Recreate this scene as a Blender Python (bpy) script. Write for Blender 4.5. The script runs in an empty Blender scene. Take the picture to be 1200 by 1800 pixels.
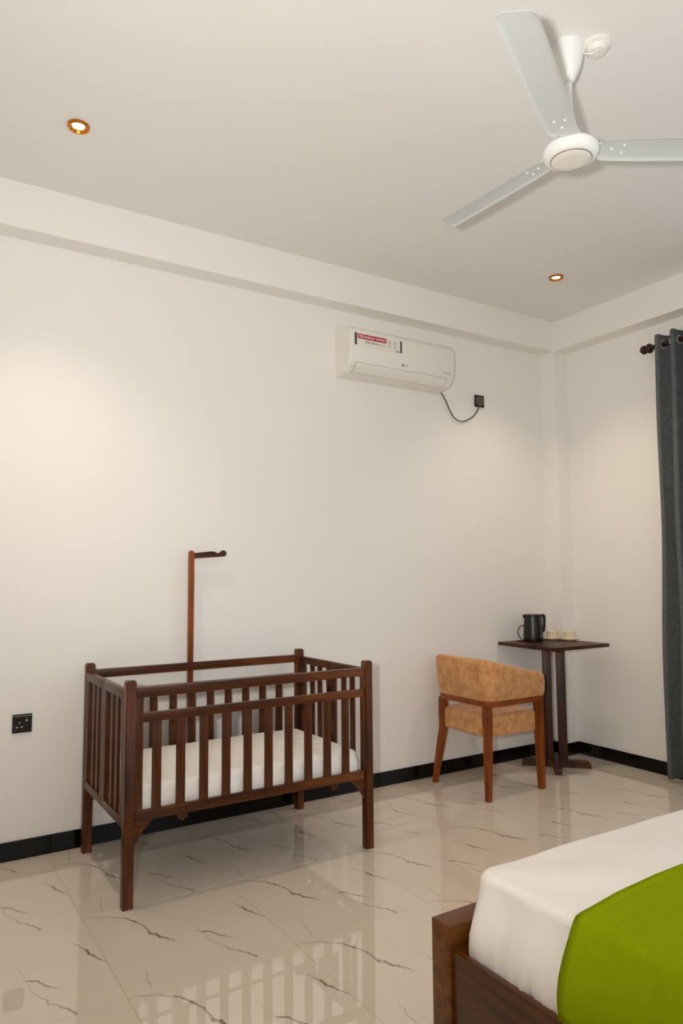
import bpy, bmesh, math, random
from mathutils import Vector, Matrix, noise

random.seed(7)
scene = bpy.context.scene
col = scene.collection
PI = math.pi

# ------------------------------------------------------------------ camera
cam_d = bpy.data.cameras.new('camera')
cam_d.sensor_fit = 'VERTICAL'
cam_d.sensor_height = 36.0
cam_d.lens = 36.0 * 1255.74 / 1800.0
cam_d.clip_start = 0.02
cam = bpy.data.objects.new('camera', cam_d)
col.objects.link(cam)
CR = Vector((0.84592, -0.53328, -0.00655))
CU = Vector((-0.04063, -0.07668, 0.99623))
CF = Vector((0.53177, 0.84246, 0.08653))
CP = Vector((-4.1884, -3.6104, 1.3163))
cam.matrix_world = Matrix(((CR.x, CU.x, -CF.x, CP.x), (CR.y, CU.y, -CF.y, CP.y), (CR.z, CU.z, -CF.z, CP.z), (0, 0, 0, 1)))
scene.camera = cam

# ------------------------------------------------------------------ world, lamps, exposure
FLASH_W, SPOT_W, SKY = 265.0, 50.0, 1.7
world = bpy.data.worlds.new('world')
scene.world = world
world.use_nodes = True
wb = world.node_tree.nodes['Background']
wb.inputs['Color'].default_value = (0.78, 0.88, 1.0, 1)
wb.inputs['Strength'].default_value = SKY

# the photographer's flash, on the left of and a little above the lens, its head tilted up
FLASH_UP = math.radians(25)
fl = bpy.data.lights.new('camera_flash', 'SPOT')
fl.spot_size = math.radians(126)
fl.spot_blend = 1.0
fl.energy = FLASH_W
fl.color = (1.0, 0.965, 0.92)
fl.shadow_soft_size = 0.045
flo = bpy.data.objects.new('camera_flash', fl)
flo.location = CP - CR * 0.17 + CU * 0.09
flo.rotation_euler = (Vector((0.625, 0.78, 0.0)) * math.cos(FLASH_UP) + Vector((0, 0, math.sin(FLASH_UP)))).to_track_quat('-Z', 'Y').to_euler()
col.objects.link(flo)

scene.view_settings.view_transform = 'Standard'
scene.view_settings.look = 'None'
scene.view_settings.exposure = 0.0
scene.view_settings.gamma = 1.0
scene.view_settings.use_curve_mapping = False
try:
    scene.cycles.use_denoising = True
    scene.cycles.max_bounces = 12
    scene.cycles.diffuse_bounces = 8
    scene.cycles.caustics_reflective = False
    scene.cycles.caustics_refractive = False
    scene.cycles.sample_clamp_indirect = 6.0
except Exception:
    pass

# ------------------------------------------------------------------ room numbers
H = 3.2114      # ceiling
BD = 0.2258     # beam drop
WX = 0.1359     # wall on the right: plane x = WX ; beam faces x = 0
WY = 0.1297     # wall at the back: plane y = WY ; beam face y = 0
SK = 0.0863     # skirting height
LX, FY = -5.7, -4.9     # left wall, front wall (behind the camera)


# ------------------------------------------------------------------ materials
def new_mat(name):
    m = bpy.data.materials.new(name)
    m.use_nodes = True
    nt = m.node_tree
    b = nt.nodes['Principled BSDF']
    return m, nt, b


def srgb(c):
    return tuple(((x / 255.0) / 12.92 if x <= 10 else (((x / 255.0) + 0.055) / 1.055) ** 2.4) for x in c) + (1.0,)


def node(nt, t, **kw):
    n = nt.nodes.new(t)
    for k, v in kw.items():
        setattr(n, k, v)
    return n


def plain(name, rgb, rough=0.5, metal=0.0, spec=0.5, var=0.04, nscale=8.0, bump=0.0, bscale=60.0):
    m, nt, b = new_mat(name)
    c = srgb(rgb)
    tc = node(nt, 'ShaderNodeTexCoord')
    nz = node(nt, 'ShaderNodeTexNoise')
    nz.inputs['Scale'].default_value = nscale
    nz.inputs['Detail'].default_value = 4
    nt.links.new(tc.outputs['Object'], nz.inputs['Vector'])
    mx = node(nt, 'ShaderNodeMix', data_type='RGBA')
    mx.inputs[6].default_value = tuple(max(0, x * (1 - var)) for x in c[:3]) + (1,)
    mx.inputs[7].default_value = tuple(min(1, x * (1 + var)) for x in c[:3]) + (1,)
    nt.links.new(nz.outputs['Fac'], mx.inputs[0])
    nt.links.new(mx.outputs[2], b.inputs['Base Color'])
    b.inputs['Roughness'].default_value = rough
    b.inputs['Metallic'].default_value = metal
    b.inputs['Specular IOR Level'].default_value = spec
    if bump > 0:
        n2 = node(nt, 'ShaderNodeTexNoise')
        n2.inputs['Scale'].default_value = bscale
        n2.inputs['Detail'].default_value = 5
        nt.links.new(tc.outputs['Object'], n2.inputs['Vector'])
        bp = node(nt, 'ShaderNodeBump')
        bp.inputs['Strength'].default_value = bump
        bp.inputs['Distance'].default_value = 0.004
        nt.links.new(n2.outputs['Fac'], bp.inputs['Height'])
        nt.links.new(bp.outputs['Normal'], b.inputs['Normal'])
    return m


def wood(name, dark, mid, light, axis, rough=0.38, scale=1.0):
    """streaky stained timber; the grain runs along one axis (0, 1, 2) of the object"""
    m, nt, b = new_mat(name)
    tc = node(nt, 'ShaderNodeTexCoord')
    mp = node(nt, 'ShaderNodeMapping')
    s = [34.0 * scale] * 3
    s[axis] = 2.2 * scale
    mp.inputs['Scale'].default_value = s
    nt.links.new(tc.outputs['Object'], mp.inputs['Vector'])
    n1 = node(nt, 'ShaderNodeTexNoise')
    n1.inputs['Scale'].default_value = 1.0
    n1.inputs['Detail'].default_value = 6
    n1.inputs['Roughness'].default_value = 0.6
    n1.inputs['Distortion'].default_value = 0.6
    nt.links.new(mp.outputs['Vector'], n1.inputs['Vector'])
    n2 = node(nt, 'ShaderNodeTexNoise')
    n2.inputs['Scale'].default_value = 3.0
    n2.inputs['Detail'].default_value = 2
    nt.links.new(tc.outputs['Object'], n2.inputs['Vector'])
    mul = node(nt, 'ShaderNodeMath', operation='MULTIPLY_ADD')
    nt.links.new(n2.outputs['Fac'], mul.inputs[0])
    mul.inputs[1].default_value = 0.5
    ad = node(nt, 'ShaderNodeMath', operation='MULTIPLY_ADD')
    nt.links.new(n1.outputs['Fac'], ad.inputs[0])
    ad.inputs[1].default_value = 0.9
    ad.inputs[2].default_value = -0.2
    nt.links.new(ad.outputs[0], mul.inputs[2])
    cr = node(nt, 'ShaderNodeValToRGB')
    cr.color_ramp.elements[0].position = 0.25
    cr.color_ramp.elements[0].color = srgb(dark)
    cr.color_ramp.elements[1].position = 0.78
    cr.color_ramp.elements[1].color = srgb(light)
    e = cr.color_ramp.elements.new(0.5)
    e.color = srgb(mid)
    nt.links.new(mul.outputs[0], cr.inputs['Fac'])
    nt.links.new(cr.outputs['Color'], b.inputs['Base Color'])
    b.inputs['Roughness'].default_value = rough
    b.inputs['Specular IOR Level'].default_value = 0.34
    bp = node(nt, 'ShaderNodeBump')
    bp.inputs['Strength'].default_value = 0.12
    bp.inputs['Distance'].default_value = 0.002
    nt.links.new(n1.outputs['Fac'], bp.inputs['Height'])
    nt.links.new(bp.outputs['Normal'], b.inputs['Normal'])
    return m


def emit(name, rgb, strength):
    m, nt, b = new_mat(name)
    b.inputs['Base Color'].default_value = (0.8, 0.8, 0.8, 1)
    b.inputs['Emission Color'].default_value = srgb(rgb)
    b.inputs['Emission Strength'].default_value = strength
    return m


def tile_material():
    """polished porcelain tile: the same printed grey veins on every tile, drawn as soft polylines in the tile's own coordinates"""
    m, nt, b = new_mat('porcelain_tile')
    L = nt.links.new
    tc = node(nt, 'ShaderNodeTexCoord')
    nz = node(nt, 'ShaderNodeTexNoise')
    nz.inputs['Scale'].default_value = 26
    nz.inputs['Detail'].default_value = 4
    L(tc.outputs['Object'], nz.inputs['Vector'])
    sb = node(nt, 'ShaderNodeVectorMath', operation='SUBTRACT')
    L(nz.outputs['Color'], sb.inputs[0])
    sb.inputs[1].default_value = (0.5, 0.5, 0.5)
    sc = node(nt, 'ShaderNodeVectorMath', operation='MULTIPLY')
    L(sb.outputs[0], sc.inputs[0])
    sc.inputs[1].default_value = (0.030, 0.030, 0)
    ad = node(nt, 'ShaderNodeVectorMath', operation='ADD')
    L(tc.outputs['Object'], ad.inputs[0])
    L(sc.outputs[0], ad.inputs[1])
    flat = node(nt, 'ShaderNodeVectorMath', operation='MULTIPLY')
    L(ad.outputs[0], flat.inputs[0])
    flat.inputs[1].default_value = (1, 1, 0)
    P = flat.outputs[0]
    # polylines in (u, v) from the tile's lower left corner; last two numbers: half width (mm), strength
    veins = [
        ([(.004, .606, 1.2, .35), (.04, .604, 1.6, .6), (.077, .583, 2.2, .75), (.135, .535, 2.4, .9), (.160, .486, 4.2, 1.), (.181, .435, 3.0, .8), (.187, .364, 6.0, 1.), (.228, .287, 3.4, .9), (.262, .235, 1.2, .35)]),
        ([(.106, .150, .8, .25), (.089, .085, 1.4, .6), (.086, .050, 1.6, .6), (.070, .004, 1.0, .4)]),
        ([(.338, .290, 1.0, .5), (.352, .275, 3.4, 1.), (.378, .252, 3.2, .95), (.412, .185, 3.4, .8), (.450, .160, .8, .2)]),
        ([(.325, .400, 1., .12), (.346, .300, 1.4, .4), (.354, .190, 1.8, .5), (.388, .100, 2.2, .6), (.430, .050, 3.4, .85), (.446, .000, 3.6, .8)]),
        ([(.500, .480, .8, .2), (.545, .412, 2.4, .6), (.560, .345, 4.6, 1.), (.579, .285, 3.6, .9), (.598, .230, 1.0, .3)]),
        ([(.255, .545, .6, .08), (.285, .470, 1., .22), (.30, .40, .6, .08)]),
    ]
    total = None
    for v in veins:
        for k in range(len(v) - 1):
            a, c = v[k], v[k + 1]
            A = (a[0] - TPX / 2, a[1] - TPY / 2, 0)
            B = (c[0] - TPX / 2, c[1] - TPY / 2, 0)
            BA = (B[0] - A[0], B[1] - A[1], 0)
            l2 = BA[0] ** 2 + BA[1] ** 2
            pa = node(nt, 'ShaderNodeVectorMath', operation='SUBTRACT')
            L(P, pa.inputs[0])
            pa.inputs[1].default_value = A
            dt = node(nt, 'ShaderNodeVectorMath', operation='DOT_PRODUCT')
            L(pa.outputs[0], dt.inputs[0])
            dt.inputs[1].default_value = (BA[0] / l2, BA[1] / l2, 0)
            cl = node(nt, 'ShaderNodeClamp')
            L(dt.outputs['Value'], cl.inputs['Value'])
            pr = node(nt, 'ShaderNodeVectorMath', operation='SCALE')
            pr.inputs[0].default_value = BA
            L(cl.outputs[0], pr.inputs['Scale'])
            df = node(nt, 'ShaderNodeVectorMath', operation='DISTANCE')
            L(pa.outputs[0], df.inputs[0])
            L(pr.outputs[0], df.inputs[1])
            w = node(nt, 'ShaderNodeMath', operation='MULTIPLY_ADD')
            L(cl.outputs[0], w.inputs[0])
            w.inputs[1].default_value = (c[2] - a[2]) * 0.001 * 1.2
            w.inputs[2].default_value = a[2] * 0.001 * 1.2
            q = node(nt, 'ShaderNodeMath', operation='DIVIDE')
            L(df.outputs['Value'], q.inputs[0])
            L(w.outputs[0], q.inputs[1])
            mr = node(nt, 'ShaderNodeMapRange', interpolation_type='SMOOTHSTEP')
            L(q.outputs[0], mr.inputs['Value'])
            mr.inputs['From Min'].default_value = 0.2
            mr.inputs['From Max'].default_value = 1.6
            mr.inputs['To Min'].default_value = 1.0
            mr.inputs['To Max'].default_value = 0.0
            st = node(nt, 'ShaderNodeMath', operation='MULTIPLY_ADD')
            L(cl.outputs[0], st.inputs[0])
            st.inputs[1].default_value = c[3] - a[3]
            st.inputs[2].default_value = a[3]
            o = node(nt, 'ShaderNodeMath', operation='MULTIPLY')
            L(mr.outputs[0], o.inputs[0])
            L(st.outputs[0], o.inputs[1])
            if total is None:
                total = o.outputs[0]
            else:
                mxx = node(nt, 'ShaderNodeMath', operation='MAXIMUM')
                L(total, mxx.inputs[0])
                L(o.outputs[0], mxx.inputs[1])
                total = mxx.outputs[0]
    # streaky break-up of the print
    n3 = node(nt, 'ShaderNodeTexNoise')
    n3.inputs['Scale'].default_value = 90
    n3.inputs['Detail'].default_value = 3
    L(tc.outputs['Object'], n3.inputs['Vector'])
    m3 = node(nt, 'ShaderNodeMapRange')
    L(n3.outputs['Fac'], m3.inputs['Value'])
    m3.inputs['From Min'].default_value = 0.3
    m3.inputs['From Max'].default_value = 0.65
    m3.inputs['To Min'].default_value = 0.35
    m3.inputs['To Max'].default_value = 1.0
    fin = node(nt, 'ShaderNodeMath', operation='MULTIPLY')
    L(total, fin.inputs[0])
    L(m3.outputs[0], fin.inputs[1])
    n4 = node(nt, 'ShaderNodeTexNoise')
    n4.inputs['Scale'].default_value = 5
    n4.inputs['Detail'].default_value = 3
    L(tc.outputs['Object'], n4.inputs['Vector'])
    basec = node(nt, 'ShaderNodeMix', data_type='RGBA')
    basec.inputs[6].default_value = srgb((210, 197, 180))
    basec.inputs[7].default_value = srgb((221, 209, 193))
    L(n4.outputs['Fac'], basec.inputs[0])
    mx = node(nt, 'ShaderNodeMix', data_type='RGBA')
    L(fin.outputs[0], mx.inputs[0])
    L(basec.outputs[2], mx.inputs[6])
    mx.inputs[7].default_value = srgb((74, 69, 58))
    L(mx.outputs[2], b.inputs['Base Color'])
    b.inputs['Roughness'].default_value = 0.012
    b.inputs['IOR'].default_value = 1.9
    return m


TPX, TPY = 0.598, 0.612     # floor tile pitch

M = {}
M['wall'] = plain('painted_plaster', (236, 233, 228), 0.7, spec=0.25, var=0.012, nscale=2.2, bump=0.04, bscale=35)
M['ceiling'] = plain('ceiling_paint', (232, 230, 226), 0.75, spec=0.2, var=0.012, nscale=1.6, bump=0.03, bscale=30)
M['grout'] = plain('grout', (214, 190, 150), 0.8)
M['tile'] = tile_material()
M['skirting'] = plain('black_skirting_tile', (15, 12, 9), 0.14, spec=0.22, var=0.2, nscale=6)
M['joint'] = plain('skirting_joint', (120, 104, 84), 0.8)
CW = ((30, 12, 2), (76, 37, 6), (132, 71, 15))
for i, ax in enumerate('xyz'):
    M['crib_' + ax] = wood('dark_crib_timber_' + ax, *CW, i, rough=0.36)
    M['bed_' + ax] = wood('bed_timber_' + ax, (44, 22, 5), (82, 43, 10), (122, 72, 20), i, rough=0.32)
    M['chair_' + ax] = wood('chair_timber_' + ax, (80, 35, 6), (130, 64, 14), (166, 90, 26), i, rough=0.35)
    M['table_' + ax] = wood('table_timber_' + ax, (26, 11, 3), (60, 27, 7), (102, 52, 16), i, rough=0.45)
M['sheet'] = plain('white_sheet', (232, 228, 222), 0.85, spec=0.1, var=0.015, nscale=14, bump=0.10, bscale=26)
M['runner'] = plain('green_cloth', (176, 196, 14), 0.9, spec=0.05, var=0.08, nscale=40, bump=0.25, bscale=220)
M['white_enamel'] = plain('white_enamel', (236, 237, 234), 0.28, var=0.01)
M['blade_paint'] = plain('blade_paint', (206, 210, 209), 0.32, var=0.01)
M['white_plastic'] = plain('white_plastic', (233, 228, 219), 0.32, var=0.01)
M['grey_line'] = plain('grey_gap', (110, 102, 92), 0.6)
M['sticker'] = plain('label_paper', (230, 224, 214), 0.5, var=0.005)
M['red_ink'] = plain('red_ink', (176, 24, 30), 0.5, var=0.01)
M['white_ink'] = plain('white_ink', (240, 236, 230), 0.5, var=0.0)
M['dark_ink'] = plain('dark_ink', (66, 64, 62), 0.5, var=0.02)
M['grey_ink'] = plain('grey_ink', (150, 142, 132), 0.5, var=0.02)
M['cable'] = plain('grey_cable', (84, 78, 66), 0.5)
M['black_plastic'] = plain('black_plastic', (26, 22, 22), 0.22, var=0.1)
M['plug'] = plain('grey_plug', (84, 80, 66), 0.45)
M['switch_mark'] = plain('pale_marking', (190, 186, 180), 0.4)
M['kettle'] = plain('black_kettle', (17, 14, 12), 0.34, var=0.08)
M['steel'] = plain('steel', (190, 188, 182), 0.25, metal=1.0)
M['cup'] = plain('cream_china', (234, 216, 186), 0.22, var=0.015)
M['saucer'] = plain('white_china', (228, 216, 196), 0.22, var=0.01)
M['brass'] = plain('brass', (210, 130, 34), 0.24, metal=1.0, var=0.05)
M['bulb'] = emit('lit_lamp', (255, 236, 200), 30.0)
M['grommet'] = plain('grommet_ring', (186, 188, 186), 0.35, metal=0.3)
M['rod'] = wood('curtain_rod_timber', (26, 12, 8), (50, 24, 16), (84, 42, 28), 1, rough=0.3)
M['hinge'] = plain('dark_iron', (40, 30, 24), 0.45, metal=0.8)
M['deck'] = plain('dark_deck', (30, 18, 11), 0.7)


def fabric(name, c0, c1, c2, scale):
    m, nt, b = new_mat(name)
    tc = node(nt, 'ShaderNodeTexCoord')
    n1 = node(nt, 'ShaderNodeTexNoise')
    n1.inputs['Scale'].default_value = scale
    n1.inputs['Detail'].default_value = 8
    n1.inputs['Roughness'].default_value = 0.68
    nt.links.new(tc.outputs['Object'], n1.inputs['Vector'])
    cr = node(nt, 'ShaderNodeValToRGB')
    cr.color_ramp.elements[0].position = 0.30
    cr.color_ramp.elements[0].color = srgb(c0)
    cr.color_ramp.elements[1].position = 0.72
    cr.color_ramp.elements[1].color = srgb(c2)
    e = cr.color_ramp.elements.new(0.5)
    e.color = srgb(c1)
    nt.links.new(n1.outputs['Fac'], cr.inputs['Fac'])
    nt.links.new(cr.outputs['Color'], b.inputs['Base Color'])
    b.inputs['Roughness'].default_value = 0.9
    b.inputs['Specular IOR Level'].default_value = 0.15
    b.inputs['Sheen Weight'].default_value = 0.25
    n2 = node(nt, 'ShaderNodeTexNoise')
    n2.inputs['Scale'].default_value = 420
    nt.links.new(tc.outputs['Object'], n2.inputs['Vector'])
    bp = node(nt, 'ShaderNodeBump')
    bp.inputs['Strength'].default_value = 0.25
    bp.inputs['Distance'].default_value = 0.002
    nt.links.new(n2.outputs['Fac'], bp.inputs['Height'])
    nt.links.new(bp.outputs['Normal'], b.inputs['Normal'])
    return m


M['suede'] = fabric('tan_suede', (166, 114, 64), (200, 144, 90), (220, 168, 114), 19)
M['curtain'] = fabric('grey_curtain', (106, 111, 113), (128, 132, 133), (144, 148, 148), 60)

m, nt, b = new_mat('window_glass')
tr = node(nt, 'ShaderNodeBsdfTransparent')
gl = node(nt, 'ShaderNodeBsdfGlossy')
gl.inputs['Roughness'].default_value = 0.02
mxs = node(nt, 'ShaderNodeMixShader')
mxs.inputs[0].default_value = 0.06
nt.links.new(tr.outputs[0], mxs.inputs[1])
nt.links.new(gl.outputs[0], mxs.inputs[2])
nt.links.new(mxs.outputs[0], nt.nodes['Material Output'].inputs['Surface'])
M['glass'] = m


# ------------------------------------------------------------------ mesh helpers
def bm_box(bm, x0, x1, y0, y1, z0, z1, bevel=0.0, seg=2):
    vs = [bm.verts.new(c) for c in ((x0, y0, z0), (x1, y0, z0), (x1, y1, z0), (x0, y1, z0), (x0, y0, z1), (x1, y0, z1), (x1, y1, z1), (x0, y1, z1))]
    fs = [bm.faces.new([vs[i] for i in f]) for f in ((0, 3, 2, 1), (4, 5, 6, 7), (0, 1, 5, 4), (1, 2, 6, 5), (2, 3, 7, 6), (3, 0, 4, 7))]
    if bevel > 0:
        es = list({e for f in fs for e in f.edges})
        bmesh.ops.bevel(bm, geom=es, offset=bevel, segments=seg, profile=0.6, affect='EDGES')


def bm_hexa(bm, bot, top, bevel=0.0):
    """box between two four-point loops"""
    vb = [bm.verts.new(c) for c in bot]
    vt = [bm.verts.new(c) for c in top]
    fs = [bm.faces.new(vb[::-1]), bm.faces.new(vt)]
    for i in range(4):
        j = (i + 1) % 4
        fs.append(bm.faces.new((vb[i], vb[j], vt[j], vt[i])))
    if bevel > 0:
        es = list({e for f in fs for e in f.edges})
        bmesh.ops.bevel(bm, geom=es, offset=bevel, segments=2, profile=0.6, affect='EDGES')


def bm_loft(bm, rings, closed=True, cap0=True, cap1=True):
    """rings: lists of points with the same count"""
    vr = [[bm.verts.new(p) for p in r] for r in rings]
    n = len(rings[0])
    for a, c in zip(vr[:-1], vr[1:]):
        for i in range(n if closed else n - 1):
            j = (i + 1) % n
            bm.faces.new((a[i], a[j], c[j], c[i]))
    if closed and cap0:
        bm.faces.new(vr[0][::-1])
    if closed and cap1:
        bm.faces.new(vr[-1])
    return vr


def bm_lathe(bm, prof, n=32, cx=0, cy=0, cap0=True, cap1=True):
    """prof: (radius, z) pairs from bottom to top"""
    rings = [[(cx + r * math.cos(2 * PI * i / n), cy + r * math.sin(2 * PI * i / n), z) for i in range(n)] for r, z in prof]
    bm_loft(bm, rings, True, cap0, cap1)


def bm_tube(bm, pts, r, n=8, closed=False):
    pts = [Vector(p) for p in pts]
    rings = []
    up = Vector((0, 0, 1))
    prev = None
    for i, p in enumerate(pts):
        if closed:
            t = (pts[(i + 1) % len(pts)] - pts[i - 1]).normalized()
        else:
            t = (pts[min(i + 1, len(pts) - 1)] - pts[max(i - 1, 0)]).normalized()
        if prev is None:
            a = t.cross(up)
            if a.length < 1e-3:
                a = t.cross(Vector((1, 0, 0)))
            a.normalize()
        else:
            a = (prev - t * prev.dot(t)).normalized()
        prev = a
        bb = t.cross(a)
        rr = r[i] if isinstance(r, (list, tuple)) else r
        rings.append([p + a * rr * math.cos(2 * PI * k / n) + bb * rr * math.sin(2 * PI * k / n) for k in range(n)])
    if closed:
        rings.append(rings[0])
        vr = [[bm.verts.new(q) for q in rg] for rg in rings[:-1]]
        m_ = len(vr)
        for i in range(m_):
            a_, c_ = vr[i], vr[(i + 1) % m_]
            for k in range(n):
                l = (k + 1) % n
                bm.faces.new((a_[k], a_[l], c_[l], c_[k]))
    else:
        bm_loft(bm, rings)


def bm_prism(bm, poly, axis, lo, hi, bevel=0.0):
    """extrude a closed 2D outline along an axis (0 x: poly is (y,z); 1 y: (x,z); 2 z: (x,y))"""
    def P(a, c, t):
        return (t, a, c) if axis == 0 else ((a, t, c) if axis == 1 else (a, c, t))
    v0 = [bm.verts.new(P(a, c, lo)) for a, c in poly]
    v1 = [bm.verts.new(P(a, c, hi)) for a, c in poly]
    fs = [bm.faces.new(v0), bm.faces.new(v1[::-1])]
    n = len(poly)
    for i in range(n):
        j = (i + 1) % n
        fs.append(bm.faces.new((v0[j], v0[i], v1[i], v1[j])))
    if bevel > 0:
        es = [e for e in {e for f in fs[:2] for e in f.edges}]
        bmesh.ops.bevel(bm, geom=es, offset=bevel, segments=2, profile=0.6, affect='EDGES')


def finish(bm, name, mat, smooth=None):
    bmesh.ops.recalc_face_normals(bm, faces=bm.faces)
    me = bpy.data.meshes.new(name)
    bm.to_mesh(me)
    bm.free()
    if mat is not None:
        me.materials.append(mat)
    if smooth is not None:
        for p in me.polygons:
            p.use_smooth = True
        if smooth < 180:
            me.set_sharp_from_angle(angle=math.radians(smooth))
    return me


def link(name, me, parent=None, loc=None):
    """parts are modelled in world coordinates unless a location is given; the parent's place is taken off"""
    o = bpy.data.objects.new(name, me)
    col.objects.link(o)
    if parent is not None:
        o.parent = parent
    if loc is not None:
        o.location = loc
    return o


def part(name, bm, mat, parent, smooth=None):
    """a mesh modelled in world coordinates, re-centred on its own middle and parented"""
    me = finish(bm, name, mat, smooth)
    xs = [v.co for v in me.vertices]
    c = Vector(((min(v.x for v in xs) + max(v.x for v in xs)) / 2, (min(v.y for v in xs) + max(v.y for v in xs)) / 2, min(v.z for v in xs)))
    me.transform(Matrix.Translation(-c))
    o = link(name, me, parent)
    base = Vector((0, 0, 0))
    q = parent
    while q is not None:
        base += Vector(q.location)
        q = q.parent
    o.location = c - base
    return o


def tag(o, label, cat, group=None, kind=None):
    if label:
        o['label'] = label
    if cat:
        o['category'] = cat
    if group:
        o['group'] = group
    if kind:
        o['kind'] = kind
    return o


def thing(name, label, cat, loc, group=None):
    o = bpy.data.objects.new(name, None)
    o.empty_display_size = 0.1
    o.location = loc
    col.objects.link(o)
    return tag(o, label, cat, group)


def struct(name, bm, mat, label, cat, smooth=None):
    o = part(name, bm, mat, None, smooth)
    return tag(o, label, cat, None, 'structure')


def lettering(name, text, size, mat, parent, origin, right, up, align='LEFT', depth=0.0004, shear=0.0, stretch=1.0):
    cu = bpy.data.curves.new(name, 'FONT')
    cu.body = text
    cu.size = size
    cu.align_x = align
    cu.extrude = depth
    cu.shear = shear
    cu.resolution_u = 3
    tmp = bpy.data.objects.new(name, cu)
    col.objects.link(tmp)
    bpy.context.view_layer.update()
    dg = bpy.context.evaluated_depsgraph_get()
    me = bpy.data.meshes.new_from_object(tmp.evaluated_get(dg))
    bpy.data.objects.remove(tmp)
    r = Vector(right).normalized()
    u = Vector(up).normalized()
    n = r.cross(u)
    me.transform(Matrix(((r.x * stretch, u.x, n.x, 0), (r.y * stretch, u.y, n.y, 0), (r.z * stretch, u.z, n.z, 0), (0, 0, 0, 1))))
    me.materials.clear()
    me.materials.append(mat)
    o = bpy.data.objects.new(name, me)
    col.objects.link(o)
    o.parent = parent
    base = Vector((0, 0, 0))
    q = parent
    while q is not None:
        base += Vector(q.location)
        q = q.parent
    o.location = Vector(origin) - base
    return o


# ================================================================== SETTING
# floor slab with one object per tile
bm = bmesh.new()
bm_box(bm, LX, WX, FY, WY, -0.08, -0.0025)
floor = struct('floor', bm, M['grout'], 'glossy cream marble-look tiled floor with grey veins', 'floor')
X0, Y0 = -3.505, -1.257
tile_meshes = {}


def tile_mesh(x0, x1, y0, y1):
    key = tuple(round(v, 4) for v in (x0, x1, y0, y1))
    if key not in tile_meshes:
        bm = bmesh.new()
        g = 0.0006
        bm_box(bm, x0 + g, x1 - g, y0 + g, y1 - g, -0.009, 0.0, bevel=0.0004, seg=1)
        tile_meshes[key] = finish(bm, 'floor_tile', M['tile'])
    return tile_meshes[key]


for i in range(-4, 8):
    for j in range(-7, 4):
        cx, cy = X0 + (i + 0.5) * TPX, Y0 + (j + 0.5) * TPY
        x0, x1 = max(cx - TPX / 2, LX), min(cx + TPX / 2, WX)
        y0, y1 = max(cy - TPY / 2, FY), min(cy + TPY / 2, WY)
        if x1 - x0 < 0.02 or y1 - y0 < 0.02:
            continue
        o = link('floor_tile', tile_mesh(x0 - cx, x1 - cx, y0 - cy, y1 - cy), floor)
        o.location = Vector((cx, cy, 0)) - floor.location

bm = bmesh.new()
bm_box(bm, LX - .15, WX + .15, FY - .15, WY + .15, H, H + 0.15)
struct('ceiling', bm, M['ceiling'], 'plain off-white painted ceiling with two recessed lamps', 'ceiling')
bm = bmesh.new()
bm_box(bm, LX - .15, WX + .15, WY, WY + 0.15, -0.08, H)
struct('wall_back', bm, M['wall'], 'white painted wall behind the crib, chair and air conditioner', 'wall')
# the wall with the curtain: an opening for the window, out of frame
WIN = (-3.3, -1.35, 0.25, 2.6)
bm = bmesh.new()
bm_box(bm, WX, WX + .15, WIN[1], WY, -0.08, H)
bm_box(bm, WX, WX + .15, FY - .15, WIN[0], -0.08, H)
bm_box(bm, WX, WX + .15, WIN[0], WIN[1], -0.08, WIN[2])
bm_box(bm, WX, WX + .15, WIN[0], WIN[1], WIN[3], H)
struct('wall_right', bm, M['wall'], 'white painted wall with the grey curtain at the right', 'wall')
bm = bmesh.new()
bm_box(bm, LX - .15, LX, FY - .15, WY, -0.08, H)
struct('wall_left', bm, M['wall'], 'white painted side wall left of the camera, outside the photo', 'wall')
# the wall behind the camera has a wide window too
WF = (-4.6, -1.0, 0.9, 2.5)
bm = bmesh.new()
bm_box(bm, LX, WF[0], FY - .15, FY, -0.08, H)
bm_box(bm, WF[1], WX, FY - .15, FY, -0.08, H)
bm_box(bm, WF[0], WF[1], FY - .15, FY, -0.08, WF[2])
bm_box(bm, WF[0], WF[1], FY - .15, FY, WF[3], H)
struct('wall_front', bm, M['wall'], 'white painted wall behind the camera, outside the photo', 'wall')


def window(name, axis, c, lo, hi, z0, z1, label):
    t = thing(name, label, 'window', (c, (lo + hi) / 2, z0) if axis == 0 else ((lo + hi) / 2, c, z0))
    t['kind'] = 'structure'
    mid = (lo + hi) / 2

    def bar(bm, a0, a1, q0, q1):
        if axis == 0:
            bm_box(bm, c - .025, c + .025, a0, a1, q0, q1, .004, 1)
        else:
            bm_box(bm, a0, a1, c - .025, c + .025, q0, q1, .004, 1)
    bm = bmesh.new()
    bar(bm, lo, lo + .05, z0, z1)
    bar(bm, hi - .05, hi, z0, z1)
    bar(bm, mid - .03, mid + .03, z0, z1)
    bar(bm, lo + .05, hi - .05, z0, z0 + .05)
    bar(bm, lo + .05, hi - .05, z1 - .05, z1)
    part('window_frame', bm, M['bed_z'], t)
    for a0, a1 in ((lo + .05, mid - .03), (mid + .03, hi - .05)):
        bm = bmesh.new()
        if axis == 0:
            bm_box(bm, c - .002, c + .002, a0, a1, z0 + .05, z1 - .05)
        else:
            bm_box(bm, a0, a1, c - .002, c + .002, z0 + .05, z1 - .05)
        part('pane', bm, M['glass'], t)
    return t


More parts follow.
